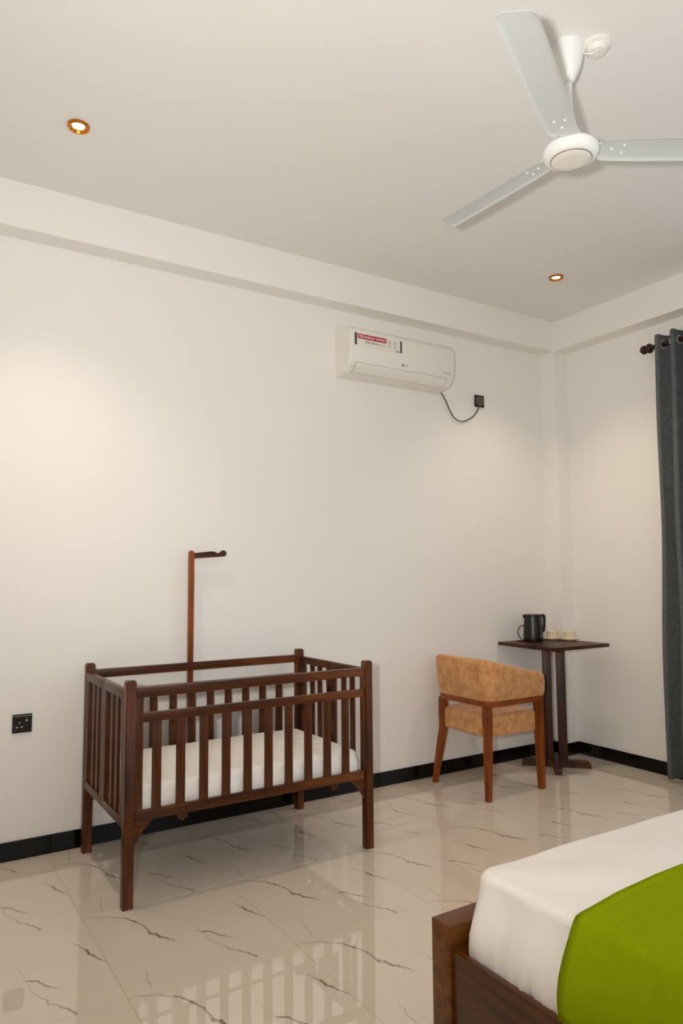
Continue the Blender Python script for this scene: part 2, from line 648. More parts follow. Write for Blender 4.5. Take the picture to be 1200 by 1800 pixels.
window('window_1', 0, WX + .08, WIN[0], WIN[1], WIN[2], WIN[3], 'window beside the drawn grey curtain, outside the photo')
window('window_2', 1, FY - .08, WF[0], WF[1], WF[2], WF[3], 'wide window behind the camera, outside the photo')
for nm, loc, rot, sx, sy in (('window_portal', (WX + .02, (WIN[0] + WIN[1]) / 2, (WIN[2] + WIN[3]) / 2), (0, PI / 2, 0), WIN[3] - WIN[2], WIN[1] - WIN[0]),
                             ('window_portal', ((WF[0] + WF[1]) / 2, FY - .02, (WF[2] + WF[3]) / 2), (PI / 2, 0, 0), WF[1] - WF[0], WF[3] - WF[2])):
    ld = bpy.data.lights.new(nm, 'AREA')
    ld.shape = 'RECTANGLE'
    ld.size, ld.size_y = sx, sy
    ld.cycles.is_portal = True
    lo_ = bpy.data.objects.new(nm, ld)
    lo_.location = loc
    lo_.rotation_euler = rot
    col.objects.link(lo_)

# beams and corner column
bm = bmesh.new()
bm_box(bm, LX, WX, 0, WY, H - BD, H)
struct('trim_1', bm, M['wall'], 'white plastered beam along the top of the wall with the air conditioner', 'beam')
bm = bmesh.new()
bm_box(bm, 0, WX, FY, 0, H - BD, H)
struct('trim_2', bm, M['wall'], 'white plastered beam along the top of the curtain wall', 'beam')
bm = bmesh.new()
bm_box(bm, 0, WX, 0, WY, 0, H - BD)
struct('trim_3', bm, M['wall'], 'shallow white plastered column in the far corner behind the small table', 'column')


def skirting(name, axis, c, sgn, spans, label):
    """black tiles standing on the floor against a wall; spans are tile ends along the wall"""
    t = thing(name, label, 'skirting', (spans[0][0], c, 0) if axis == 1 else (c, spans[0][0], 0))
    t['kind'] = 'structure'
    lo, hi = spans[0][0], spans[-1][1]
    bm = bmesh.new()
    a, e = sorted((c, c + sgn * 0.006))
    if axis == 1:
        bm_box(bm, lo, hi, a, e, 0, SK - .001)
    else:
        bm_box(bm, a, e, lo, hi, 0, SK - .001)
    part('joint_bed', bm, M['joint'], t)
    for s0, s1 in spans:
        bm = bmesh.new()
        a, e = sorted((c + sgn * 0.004, c + sgn * 0.0095))
        if axis == 1:
            bm_box(bm, s0 + .001, s1 - .001, a, e, 0.0005, SK, .0008, 1)
        else:
            bm_box(bm, a, e, s0 + .001, s1 - .001, 0.0005, SK, .0008, 1)
        part('skirting_tile', bm, M['skirting'], t)
    return t


js = [LX, -5.277, -4.679, -4.08, -3.471, -2.882, -2.289, -1.695, -1.097, -0.50, 0.0]
skirting('baseboard_back', 1, WY, -1, list(zip(js[:-1], js[1:])), 'glossy black tile skirting along the wall behind the crib')
js = [FY, -4.75, -4.15, -3.55, -2.95, -2.35, -1.75, -1.156, -0.556, 0.0]
skirting('baseboard_right', 0, WX, -1, list(zip(js[:-1], js[1:])), 'glossy black tile skirting along the curtain wall')
skirting('baseboard_column', 1, 0.0, -1, [(-0.0095, WX - .0095)], 'short glossy black skirting on the front of the corner column')
skirting('baseboard_return', 0, 0.0, -1, [(0.0, WY - .0095)], 'short glossy black skirting on the left face of the corner column')

# ================================================================== DOWNLIGHTS
def downlight(x, y, label):
    t = thing('ceiling_downlight', label, 'lamp', (x, y, H), 'recessed ceiling lamps')
    bm = bmesh.new()
    bm_lathe(bm, [(.032, H - .004), (.036, H - .011), (.041, H - .0125), (.0445, H - .010), (.0455, H)], 40, x, y, cap0=False, cap1=False)
    bm_lathe(bm, [(.032, H - .004), (.0245, H - .0015)], 40, x, y, cap0=False, cap1=False)
    part('brass_ring', bm, M['brass'], t, 40)
    bm = bmesh.new()
    bm_lathe(bm, [(.0245, H - .0032), (.0245, H - .0005)], 32, x, y)
    part('lit_disc', bm, M['bulb'], t, 40)
    bm = bmesh.new()
    bm_lathe(bm, [(.0018, H - .0145), (.003, H - .0125), (.003, H - .011)], 10, x - .036, y + .016)
    part('spring_screw', bm, M['steel'], t, 40)
    ld = bpy.data.lights.new('downlight_beam', 'SPOT')
    ld.energy = SPOT_W
    ld.color = (1.0, 0.79, 0.58)
    ld.spot_size = math.radians(100)
    ld.spot_blend = 1.0
    ld.shadow_soft_size = 0.03
    o = bpy.data.objects.new('downlight_beam', ld)
    col.objects.link(o)
    o.parent = t
    o.location = (0, 0, -0.02)
    return t


downlight(-3.589, -0.599, 'lit round brass ceiling downlight at the upper left, above the crib')
downlight(-0.637, -0.589, 'lit round brass ceiling downlight at the far end, above the chair and table')
for x, y, lb in ((-3.589, -3.4, 'round brass ceiling downlight behind the camera on the left, outside the photo'), (-0.637, -3.4, 'round brass ceiling downlight above the bed, outside the photo')):
    downlight(x, y, lb)

# ================================================================== CEILING FAN
FX, FYC = -2.188, -1.993
fan = thing('ceiling_fan', 'white three-blade ceiling fan hanging on a short rod', 'fan', (FX, FYC, H))
bm = bmesh.new()
bm_lathe(bm, [(.016, 3.080), (.021, 3.083), (.031, 3.100), (.043, 3.125), (.052, 3.153), (.058, 3.185), (.0605, H - .004), (.0605, H)], 36, FX, FYC)
part('canopy', bm, M['white_enamel'], fan, 40)
bm = bmesh.new()
bm_lathe(bm, [(.0125, 2.885), (.0125, 3.07)], 20, FX, FYC)
part('down_rod', bm, M['white_enamel'], fan, 40)
bm = bmesh.new()
bm_lathe(bm, [(.040, 2.862), (.036, 2.885), (.024, 2.905), (.020, 2.935), (.0175, 2.955), (.0125, 2.96)], 28, FX, FYC)
part('lower_cup', bm, M['white_enamel'], fan, 40)
bm = bmesh.new()
bm_lathe(bm, [(.072, 2.784), (.079, 2.785), (.088, 2.790), (.0945, 2.799), (.0975, 2.810), (.0975, 2.815), (.0955, 2.8165), (.0965, 2.819), (.093, 2.827), (.080, 2.838), (.060, 2.852), (.040, 2.866)], 48, FX, FYC)
mo = part('motor_housing', bm, M['white_enamel'], fan, 40)
bm = bmesh.new()
bm_lathe(bm, [(.0705, 2.7815), (.0725, 2.784), (.0725, 2.788), (.068, 2.788)], 48, FX, FYC, cap0=False, cap1=False)
part('cap_groove', bm, M['grey_line'], mo, 40)
bm = bmesh.new()
bm_lathe(bm, [(.03, 2.7795), (.066, 2.7805), (.0702, 2.783), (.0702, 2.790)], 48, FX, FYC)
part('bottom_cap', bm, M['white_plastic'], mo, 40)
for ang, RB in ((92.3, .646), (-151.2, .722), (-33.0, .646)):
    a = math.radians(ang)
    d = Vector((math.cos(a), math.sin(a), 0))
    tt = Vector((-math.sin(a), math.cos(a), 0))
    o3 = Vector((FX, FYC, 2.824))
    pitch = math.radians(-8.5)
    tv = tt * math.cos(pitch) + Vector((0, 0, 1)) * math.sin(pitch)
    nv = d.cross(tv)

    def Q(rr, s, n=0.0):
        return o3 + d * rr + tv * s + nv * n
    # blade: outline in (radius, across) with a folded-down lip on both long edges
    rad = [.100, .108, .125, .17, .25, .33, .41, .49, RB - .072, RB - .032, RB - .010, RB]
    hw = [.030, .044, .050, .053, .055, .056, .056, .057, .057, .057, .054, .048]
    bm = bmesh.new()
    rings = []
    for rr, w in zip(rad, hw):
        e = 0.006 * min(1.0, (w / .055))
        sec = [(-w, -e), (-w + .006, -.0005), (-w + .016, .0012), (0, .0022), (w - .016, .0012), (w - .006, -.0005), (w, -e)]
        top = [(s_, n_ + .0016) for s_, n_ in sec[::-1]]
        rings.append([Q(rr - (.014 * (s_ / .06) if rr > RB - .05 else 0), s_, n_) for s_, n_ in sec + top])
    bm_loft(bm, rings)
    bl = part('blade', bm, M['blade_paint'], fan, 35)
    bm = bmesh.new()
    for rr, w, n0 in ():
        pass
    pts = [(.070, .020, .008), (.105, .020, .007), (.130, .022, .0045), (.150, .034, .0042), (.20, .026, .0042), (.205, .018, .0042)]
    rings = []
    for rr, w, n0 in pts:
        rings.append([Q(rr, -w, n0), Q(rr, w, n0), Q(rr, w, n0 + .003), Q(rr, -w, n0 + .003)])
    bm_loft(bm, rings)
    part('blade_holder', bm, M['white_enamel'], bl, None)
    for rr, s_ in ((.145, 0.0), (.185, -.018), (.185, .018)):
        bm = bmesh.new()
        rr_ = [[Q(rr + q * math.cos(2 * PI * k / 10), s_ + q * math.sin(2 * PI * k / 10), n_) for k in range(10)] for q, n_ in ((.0048, .002), (.0046, -.0012), (.0026, -.0030))]
        bm_loft(bm, rr_)
        part('screw', bm, M['white_enamel'], bl, 40)

rose = thing('ceiling_rose', 'small round white ceiling rose beside the fan canopy', 'electrical fitting', (-2.118, -2.066, H))
rx, ry = -2.112, -2.062
bm = bmesh.new()
bm_lathe(bm, [(.024, H - .034), (.030, H - .033), (.036, H - .026), (.040, H - .017), (.043, H - .016), (.050, H - .012), (.052, H - .003), (.052, H)], 36, rx, ry)
part('rose_cover', bm, M['white_plastic'], rose, 40)
bm = bmesh.new()
bm_tube(bm, [(rx - .012, ry - .012, H - .036), (rx - .022, ry - .006, H - .046), (rx - .035, ry + .010, H - .046), (rx - .040, ry + .025, H - .034), (FX + .030, FYC - .052, H - .016)], .0035, 8)
part('flex', bm, M['white_plastic'], rose, 60)

# ================================================================== AIR CONDITIONER
AX0, AX1, AZ = -1.868, -1.035, 2.547
ac = thing('air_conditioner', 'white wall-mounted split air conditioner with a red energy saving sticker', 'air conditioner', ((AX0 + AX1) / 2, WY, AZ))
prof = [(0, 0), (.055, .004), (.095, .009), (.118, .016), (.140, .030), (.157, .049), (.170, .073), (.177, .100), (.181, .140), (.183, .190), (.182, .235), (.179, .256), (.171, .274), (.155, .288), (.125, .297), (.0, .300)]


def pr_at(s):
    """point on the profile by index (float)"""
    i = min(int(s), len(prof) - 2)
    f_ = s - i
    return (prof[i][0] + (prof[i + 1][0] - prof[i][0]) * f_, prof[i][1] + (prof[i + 1][1] - prof[i][1]) * f_)


bm = bmesh.new()
rings = []
for x, sc_ in ((AX0, .965), (AX0 + .004, .985), (AX0 + .012, 1.0), (AX1 - .012, 1.0), (AX1 - .004, .985), (AX1, .965)):
    rings.append([(x, WY - o * sc_, AZ + .15 + (z - .15) * sc_) for o, z in prof])
bm_loft(bm, rings)
body = part('casing', bm, M['white_plastic'], ac, 38)


def strip(bm, x0, x1, s0, s1, out, thick, n=10):
    """a skin lying on the profile between two profile positions, standing out by `out`"""
    ring0, ring1 = [], []
    pts = [pr_at(s0 + (s1 - s0) * k / n) for k in range(n + 1)]
    lo, hi = [], []
    for k, (o, z) in enumerate(pts):
        a_, c_ = pts[max(0, k - 1)], pts[min(n, k + 1)]
        tx, tz = c_[0] - a_[0], c_[1] - a_[1]
        l_ = math.hypot(tx, tz)
        nx, nz_ = tz / l_, -tx / l_
        lo.append((o + nx * (out - thick), z + nz_ * (out - thick)))
        hi.append((o + nx * out, z + nz_ * out))
    loop = hi + lo[::-1]
    bm_loft(bm, [[(x, WY - o, AZ + z) for o, z in loop] for x in (x0, x1)])


LV0, LV1 = AX0 + .050, AX1 - .060
bm = bmesh.new()
strip(bm, LV0 - .003, LV1 + .003, 2.60, 5.72, .0004, .002)
part('louver_gap', bm, M['grey_line'], ac)
bm = bmesh.new()
strip(bm, LV0, LV1, 2.76, 5.66, .0016, .004)
part('louver', bm, M['white_plastic'], ac, 38)
# sticker on the front
yf = WY - .1838
DX = .010


def flat(name, x0, x1, z0, z1, mat, out, parent=None):
    bm = bmesh.new()
    bm_box(bm, x0 + DX, x1 + DX, yf - out, yf - out + .0006, z0, z1)
    return part(name, bm, mat, parent)


st = flat('sticker', -1.846, -1.492, 2.716, 2.790, M['sticker'], .0006, ac)
flat('dark_bar', -1.850, -1.834, 2.716, 2.792, M['dark_ink'], .0014, st)
flat('dark_bar', -1.504, -1.490, 2.716, 2.792, M['dark_ink'], .0014, st)
flat('dark_bar', -1.540, -1.508, 2.718, 2.7225, M['dark_ink'], .0014, st)
flat('red_strip', -1.829, -1.612, 2.758, 2.7885, M['red_ink'], .0014, st)
R_, U_ = (1, 0, 0), (0, 0, 1)
lettering('lettering', '70%', .027, M['white_ink'], st, (-1.824 + DX, yf - .0018, 2.7635), R_, U_)
lettering('lettering', 'ENERGY SAVING', .0215, M['white_ink'], st, (-1.776 + DX, yf - .0018, 2.7655), R_, U_, stretch=.96)
lettering('lettering', 'DUAL Inverter', .0165, M['dark_ink'], st, (-1.775 + DX, yf - .0018, 2.7375), R_, U_)
lettering('lettering', 'Compressor', .0105, M['grey_ink'], st, (-1.672 + DX, yf - .0018, 2.7375), R_, U_)
for ix in (-1.587, -1.545):
    bm = bmesh.new()
    n = 20
    rings = [[(ix + DX + r_ * math.cos(2 * PI * k / n), yf - o_, 2.768 + r_ * math.sin(2 * PI * k / n)) for k in range(n)] for r_, o_ in ((.0125, .0010), (.0125, .0018), (.0108, .0018), (.0108, .0010))]
    bm_loft(bm, rings, cap0=False, cap1=False)
    bm_box(bm, ix + DX - .003, ix + DX + .003, yf - .0018, yf - .001, 2.764, 2.774)
    bm_box(bm, ix + DX - .012, ix + DX + .012, yf - .0018, yf - .001, 2.739, 2.7415)
    bm_box(bm, ix + DX - .009, ix + DX + .009, yf - .0018, yf - .001, 2.746, 2.7485)
    part('icon', bm, M['grey_ink'], st)
# maker's mark: a round disc and two letters; small print at both ends
bm = bmesh.new()
rings = [[(-1.472 + r_ * math.cos(2 * PI * k / 24), yf - o_ + .002, 2.640 + r_ * math.sin(2 * PI * k / 24)) for k in range(24)] for r_, o_ in ((.0070, .0005), (.0070, .0024))]
bm_loft(bm, rings)
part('emblem', bm, M['cable'], ac)
lettering('lettering', 'LG', .0185, M['grey_ink'], ac, (-1.4585, yf + .0006, 2.6335), R_, U_)
lettering('lettering', 'DUAL INVERTER', .0088, M['grey_ink'], ac, (-1.140, yf + .0006, 2.640), R_, U_)
op, zp = pr_at(4.5)
lettering('lettering', '1.5', .014, M['grey_ink'], ac, (AX0 + .018, WY - op - .002, AZ + zp - .004), R_, (0, -.55, .83))
bm = bmesh.new()
bm_tube(bm, [(-1.040, .100, AZ + .012), (-1.012, .108, 2.545), (-.985, .112, 2.514), (-.965, .113, 2.482), (-.945, .114, 2.447), (-.928, .114, 2.420), (-.905, .114, 2.397), (-.875, .114, 2.3815), (-.840, .114, 2.3745), (-.800, .114, 2.385), (-.760, .114, 2.404), (-.720, .113, 2.431), (-.695, .111, 2.460), (-.680, .106, 2.490), (-.676, .100, 2.512)], .0046, 10)
cd = part('power_cord', bm, M['cable'], ac, 60)
bm = bmesh.new()
bm_prism(bm, [(-.694, 2.519), (-.684, 2.508), (-.664, 2.508), (-.654, 2.519), (-.650, 2.566), (-.698, 2.566)], 1, .078, .116, .003)
part('plug', bm, M['plug'], cd, 40)


def socket(name, cx, cz, label, w=.086):
    t = thing(name, label, 'socket', (cx, WY, cz), None)
    bm = bmesh.new()
    bm_box(bm, cx - w / 2, cx + w / 2, WY - .0105, WY, cz - w / 2, cz + w / 2, .002, 2)
    part('face_plate', bm, M['black_plastic'], t)
    return t


s1 = socket('wall_socket', -.6555, 2.546, 'black square wall socket with a grey plug, right of the air conditioner')
s2 = socket('wall_socket', -3.6275, .6215, 'black square switched wall socket low on the wall left of the crib')
bm = bmesh.new()
bm_box(bm, -.688, -.675, WY - .0145, WY - .0095, 2.553, 2.572, .001, 1)
part('rocker_switch', bm, M['black_plastic'], s1)
sx, sz = -3.6275, .6215
bm = bmesh.new()
bm_box(bm, sx + .010, sx + .030, WY - .0145, WY - .0095, sz - .002, sz + .026, .0015, 1)
rk = part('rocker_switch', bm, M['black_plastic'], s2)
bm = bmesh.new()
bm_lathe(bm, [(.0055, 0), (.0055, .002)], 14)
bmesh.ops.rotate(bm, verts=bm.verts, cent=(0, 0, 0), matrix=Matrix.Rotation(PI / 2, 3, 'X'))
bmesh.ops.translate(bm, verts=bm.verts, vec=(sx + .019, WY - .0138, sz + .014))
part('switch_mark', bm, M['grey_ink'], rk)
for dx, dz, w, h in ((-.012, .004, .004, .009), (-.0225, -.0165, .008, .0055), (-.0015, -.0155, .008, .0055)):
    bm = bmesh.new()
    bm_box(bm, sx + dx - w / 2, sx + dx + w / 2, WY - .0112, WY - .0095, sz + dz - h / 2, sz + dz + h / 2)
    part('pin_hole', bm, M['switch_mark'], s2)
bm = bmesh.new()
bm_box(bm, sx - .040, sx + .040, WY - .0115, WY - .0095, sz + .033, sz + .038)
part('trim_line', bm, M['grey_line'], s2)

# ================================================================== CRIB
CX0, CX1, CY0, CY1 = -3.360, -2.156, -.667, .067
PW = .042
crib = thing('baby_crib', 'dark brown slatted wooden baby crib standing against the wall', 'crib', ((CX0 + CX1) / 2, (CY0 + CY1) / 2, 0))


def cbox(name, x0, x1, y0, y1, z0, z1, ax, parent=crib, bev=.0025):
    bm = bmesh.new()
    bm_box(bm, x0, x1, y0, y1, z0, z1, bev, 2)
    return part(name, bm, M['crib_' + ax], parent, 35)


for px in (CX0, CX1 - PW):
    for py in (CY0, CY1 - PW):
        bm = bmesh.new()
        a0, a1, b0, b1 = px, px + PW, py, py + PW
        t_ = .006
        bm_loft(bm, [[(a0, b0, 0), (a1, b0, 0), (a1, b1, 0), (a0, b1, 0)],
                     [(a0, b0, .880), (a1, b0, .880), (a1, b1, .880), (a0, b1, .880)],
                     [(a0 + t_, b0 + t_, .890), (a1 - t_, b0 + t_, .890), (a1 - t_, b1 - t_, .890), (a0 + t_, b1 - t_, .890)]])
        es = [e for e in bm.edges if abs(e.verts[0].co.z - e.verts[1].co.z) > .5]
        bmesh.ops.bevel(bm, geom=es, offset=.003, segments=2, affect='EDGES')
        part('corner_post', bm, M['crib_z'], crib, 35)
xi0, xi1 = CX0 + PW, CX1 - PW
SLX = [-3.226 + .10235 * k for k in range(10)]
for yc, front in ((CY0 + .020, True), (CY1 - .020, False)):
    cbox('top_rail', xi0, xi1, yc - .014, yc + .014, .818, .858, 'x')
    g = cbox('drop_gate', xi0 + .004, xi1 - .004, yc - .011, yc + .011, .718, .755, 'x')
    cbox('lower_rail', xi0 + .004, xi1 - .004, yc - .011, yc + .011, .328, .368, 'x', g)
    for sx_ in SLX:
        cbox('slat', sx_ - .0185, sx_ + .0185, yc - .007, yc + .007, .366, .720, 'z', g, .0015)
    cbox('guide_batten', xi0, xi0 + .032, yc - .012, yc + .010, .368, .818, 'z')
# folding end panels, hinged in the middle
for xe, out in ((CX0 + .013, -1), (CX1 - .013, 1)):
    yi0, yi1 = CY0 + PW, CY1 - PW
    ym = (yi0 + yi1) / 2
    for h0, h1 in ((yi0, ym - .001), (ym + .001, yi1)):
        p_ = cbox('end_panel', xe - .013, xe + .013, h0, h1, .812, .850, 'y')
        cbox('lower_rail', xe - .012, xe + .012, h0, h1, .305, .342, 'y', p_)
        sw = .036
        cbox('stile', xe - .012, xe + .012, h0, h0 + sw, .342, .812, 'z', p_)
        cbox('stile', xe - .012, xe + .012, h1 - sw, h1, .342, .812, 'z', p_)
        gp = (h1 - h0 - 2 * sw)
        for f_ in (.34, .66):
            yc_ = h0 + sw + gp * f_
            cbox('slat', xe - .007, xe + .007, yc_ - .0165, yc_ + .0165, .340, .814, 'z', p_, .0015)
    for zz in (.45, .70):
        bm = bmesh.new()
        bm_box(bm, xe - out * .0135, xe - out * .0115, ym - .016, ym + .016, zz - .022, zz + .022)
        part('hinge', bm, M['hinge'], crib)
# base
cbox('base_board', CX0 + PW + .002, CX1 - PW - .002, CY0 + .034, CY1 - .034, .345, .357, 'x')
for xx, sg in ((xi0, 1), (xi1, -1)):
    for yc_ in (CY0 + .020, CY1 - .020):
        bm = bmesh.new()
        pts = [(xx, .328), (xx + sg * .075, .328), (xx + sg * .062, .312), (xx + sg * .040, .292), (xx + sg * .022, .268), (xx + sg * .012, .250), (xx, .232)]
        bm_prism(bm, pts, 1, yc_ - .010, yc_ + .010)
        part('corner_bracket', bm, M['crib_x'], crib)
for xx in (-3.115, -2.375):
    bm = bmesh.new()
    bm_box(bm, xx - .020, xx + .020, CY0 + .004, CY0 + .022, .309, .3285, .004, 2)
    bm_box(bm, xx - .006, xx + .006, CY0 + .008, CY0 + .018, .299, .312, .002, 1)
    part('turn_button', bm, M['crib_x'], crib, 35)
# pole for a mosquito net, fixed to the outside of the back rails
bm = bmesh.new()
px0, px1, py0, py1 = -2.831, -2.806, CY1 - .003, CY1 + .022
bm_loft(bm, [[(px0, py0, .33), (px1, py0, .33), (px1, py1, .33), (px0, py1, .33)], [(px0, py0, 1.438), (px1, py0, 1.438), (px1, py1, 1.438), (px0, py1, 1.438)],
             [(px0 + .006, py0 + .006, 1.447), (px1 - .006, py0 + .006, 1.447), (px1 - .006, py1 - .006, 1.447), (px0 + .006, py1 - .006, 1.447)]])
pole = part('net_pole', bm, M['chair_z'], crib)
bm = bmesh.new()
ar = [(-2.809, 1.405), (-2.809, 1.434), (-2.700, 1.445), (-2.688, 1.443), (-2.672, 1.434), (-2.665, 1.433), (-2.656, 1.436)]
cxh, czh, rh = -2.6355, 1.4345, .0165
ar += [(cxh + rh * math.cos(math.radians(t_)), czh + rh * math.sin(math.radians(t_))) for t_ in range(150, -100, -25)]
ar += [(-2.64, 1.4165)]
bm_prism(bm, ar, 1, py0 + .003, py1 - .003, .001)
part('net_arm', bm, M['crib_x'], pole, 40)


# ================================================================== SOFT SHEETED MATTRESS SHAPES
def rounded_rect(x0, x1, y0, y1, r, ncorner, nside):
    pts = []
    for (cx, cy, a0) in ((x1 - r, y0 + r, -90), (x1 - r, y1 - r, 0), (x0 + r, y1 - r, 90), (x0 + r, y0 + r, 180)):
        for k in range(ncorner + 1):
            a = math.radians(a0 + 90 * k / ncorner)
            pts.append((cx + r * math.cos(a), cy + r * math.sin(a)))
    out = []
    n = len(pts)
    for i in range(n):
        a, c = pts[i], pts[(i + 1) % n]
        l = math.hypot(c[0] - a[0], c[1] - a[1])
        m_ = max(1, int(l / nside))
        for k in range(m_):
            out.append((a[0] + (c[0] - a[0]) * k / m_, a[1] + (c[1] - a[1]) * k / m_))
    return out


def sheeted(x0, x1, y0, y1, z0, z1, rc, redge, bulge, wr, step, dome=.008, seed=0, side_fn=None, folds=0.0):
    """a mattress under a sheet: rounded plan, rounded top edge, sides that swell, soft wrinkles; returns a bmesh"""
    bm = bmesh.new()
    hgt = z1 - z0
    prof_ = []
    nv = 10
    for k in range(nv + 1):
        f_ = k / nv
        z = z0 + (hgt - redge) * f_
        g_ = f_ / .55
        prof_.append((bulge * (g_ * (2 - g_) if f_ < .55 else .5 + .5 * math.cos(PI * (f_ - .55) / .45)) if side_fn is None else bulge * math.sin(PI * f_), z))
    for k in range(1, 7):
        a = PI / 2 * k / 6
        prof_.append((-redge * (1 - math.cos(a)), z1 - redge + redge * math.sin(a)))
    half = min(x1 - x0, y1 - y0) / 2
    for ins in (.03, .07, .13, .2, .3):
        if redge + ins < half - .03:
            prof_.append((-redge - ins, z1 + dome * min(1, ins / .2)))
    base = rounded_rect(x0, x1, y0, y1, rc, 6, step)
    cx, cy = (x0 + x1) / 2, (y0 + y1) / 2
    rings = []
    for off, z in prof_:
        ring = []
        for (px, py) in base:
            ex, ey = (x1 - x0) / 2, (y1 - y0) / 2
            if off < -rc:
                # inner rings: scale towards the middle
                sx_, sy_ = (ex + off) / ex, (ey + off) / ey
                q = Vector((cx + (px - cx) * sx_, cy + (py - cy) * sy_, z))
            else:
                nx = px - min(max(px, x0 + rc), x1 - rc)
                ny = py - min(max(py, y0 + rc), y1 - rc)
                l = math.hypot(nx, ny) or 1
                q = Vector((px + nx / l * off, py + ny / l * off * (.35 if off > 0 else 1), z))
                side = 1.0 if z < z1 - redge * .6 else .35
                low = max(0.0, 1 - (z - z0) / hgt)
                w_ = noise.noise(Vector((px * 9 + seed, py * 9, z * 4))) * wr * (0.4 + low) * side
                w_ += noise.noise(Vector((px * 26 + seed, py * 26, z * 5 + 3))) * wr * .40 * low
                w_ += abs(noise.noise(Vector((px * 17 + py * 17 + z * 14, z * 6, seed)))) * wr * .5 * low * (1 if hgt > .2 else 2)
                lo2 = min(1.0, max(0.0, (.50 - z) / .13)) * min(1.0, max(0.0, (z - .30) / .04))
                s_ = px + py
                w_ += folds * lo2 * (noise.noise(Vector((s_ * 34 + 3 * z, z * 3, 5 + seed))) + .5 * noise.noise(Vector((s_ * 75, z * 7, 9 + seed))))
                q.x += nx / l * w_
                q.y += ny / l * w_
            q.z += noise.noise(Vector((px * 5, py * 5, seed + off * 5))) * wr * .35
            ring.append(q)
        rings.append(ring)
    bm_loft(bm, rings, True, True, True)
    return bm


bm = sheeted(-3.304, -2.205, -.628, .018, .360, .458, .05, .030, .012, .010, .015, dome=.004, seed=3, side_fn=True)
o = part('crib_mattress', bm, M['sheet'], None, 180)
tag(o, 'thin white sheeted mattress lying inside the crib', 'mattress')

# ================================================================== ARMCHAIR
ch = thing('armchair', 'tan suede tub armchair with orange-brown wooden legs', 'chair', (-.97, -.21, 0))
# legs: outer corner feet; rear legs kick out below the seat
for (tx, ty, fx_, fy_) in ((-1.187, -.442, -1.2225, -.4745), (-1.187, .000, -1.2225, .0345)):
    bm = bmesh.new()
    sy = 1 if ty > -.2 else -1

    def sq(x, y, z, w):
        # outer corner at (x, y), leg inwards
        ys = (y, y - sy * w)
        return [(x, min(ys), z), (x + w, min(ys), z), (x + w, max(ys), z), (x, max(ys), z)]
    rings = [sq(fx_, fy_, 0, .030), sq(fx_ + .012, fy_ - sy * .011, .12, .034), sq(fx_ + .026, fy_ - sy * .024, .25, .039), sq(tx, ty, .345, .043), sq(tx, ty, .45, .044), sq(tx, ty, .531, .044)]
    bm_loft(bm, rings)
    es = [e for e in bm.edges if abs(e.verts[0].co.z - e.verts[1].co.z) > .03]
    bmesh.ops.bevel(bm, geom=es, offset=.003, segments=2, affect='EDGES')
    part('leg', bm, M['chair_z'], ch, 35)
for (tx, ty) in ((-.735, -.464), (-.735, .036)):
    bm = bmesh.new()
    sy = 1 if ty > -.2 else -1

    def sq2(w, z):
        ys = (ty, ty - sy * w)
        return [(tx - w, min(ys), z), (tx, min(ys), z), (tx, max(ys), z), (tx - w, max(ys), z)]
    bm_loft(bm, [sq2(.036, 0), sq2(.044, .35), sq2(.046, .531)])
    es = [e for e in bm.edges if abs(e.verts[0].co.z - e.verts[1].co.z) > .1]
    bmesh.ops.bevel(bm, geom=es, offset=.003, segments=2, affect='EDGES')
    part('leg', bm, M['chair_z'], ch, 35)


def tub_path(off, n=16):
    """plan path of the chair's U from one arm front round the back to the other; off moves it outward"""
    x1, xb, y0, y1, rr = -.735, -1.190, -.460, .032, .085
    pts = []
    m_ = 10
    for k in range(m_):
        pts.append((x1 + (xb + rr - x1) * k / m_, y0 - off, 0.0, -1.0))
    for k in range(n + 1):
        a = math.radians(-90 - 90 * k / n)
        pts.append((xb + rr + (rr + off) * math.cos(a), y0 + rr + (rr + off) * math.sin(a), math.cos(a), math.sin(a)))
    for k in range(1, 12):
        pts.append((xb - off, y0 + rr + (y1 - y0 - 2 * rr) * k / 12, -1.0, 0.0))
    for k in range(n + 1):
        a = math.radians(180 - 90 * k / n)
        pts.append((xb + rr + (rr + off) * math.cos(a), y1 - rr + (rr + off) * math.sin(a), math.cos(a), math.sin(a)))
    for k in range(1, m_ + 1):
        pts.append((xb + rr + (x1 - xb - rr) * k / m_, y1 + off, 0.0, 1.0))
    return pts


path = tub_path(0.0)
bm = bmesh.new()
rings = []
for x, y, nx, ny in path:
    rings.append([(x, y, .527), (x - nx * .030, y - ny * .030, .527), (x - nx * .030, y - ny * .030, .560), (x, y, .560)])
bm_loft(bm, rings)
part('frame_rail', bm, M['chair_x'], ch, 35)
bm = bmesh.new()
rings = []
for x, y, nx, ny in path:
    f_ = min(1.0, max(0.0, (-.745 - x) / .40))      # 0 at the arm fronts, 1 at the back
    f_ = min(1.0, max(0.0, (-.735 - x) / .455))
    zt = .700 + .104 * f_
    lean = .012 + .012 * f_
    zb = .558
    thick = .062
    sec = []
    for t_, z in ((0.004, zb), (0.012, zb + .02), (.014, zb + .08), (.012, zt - .045), (.008, zt - .016), (-.004, zt - .004), (-.022, zt)):
        sec.append((t_ + lean * (z - zb) / .25 - .006, z))
    for t_, z in ((-.042, zt - .004), (-thick + .006, zt - .016), (-thick, zt - .05), (-thick, zb + .05), (-thick + .004, zb + .01), (-thick + .012, zb)):
        sec.append((t_ + lean * (z - zb) / .25 - .006, z))
    rings.append([(x + nx * o_, y + ny * o_, z) for o_, z in sec])
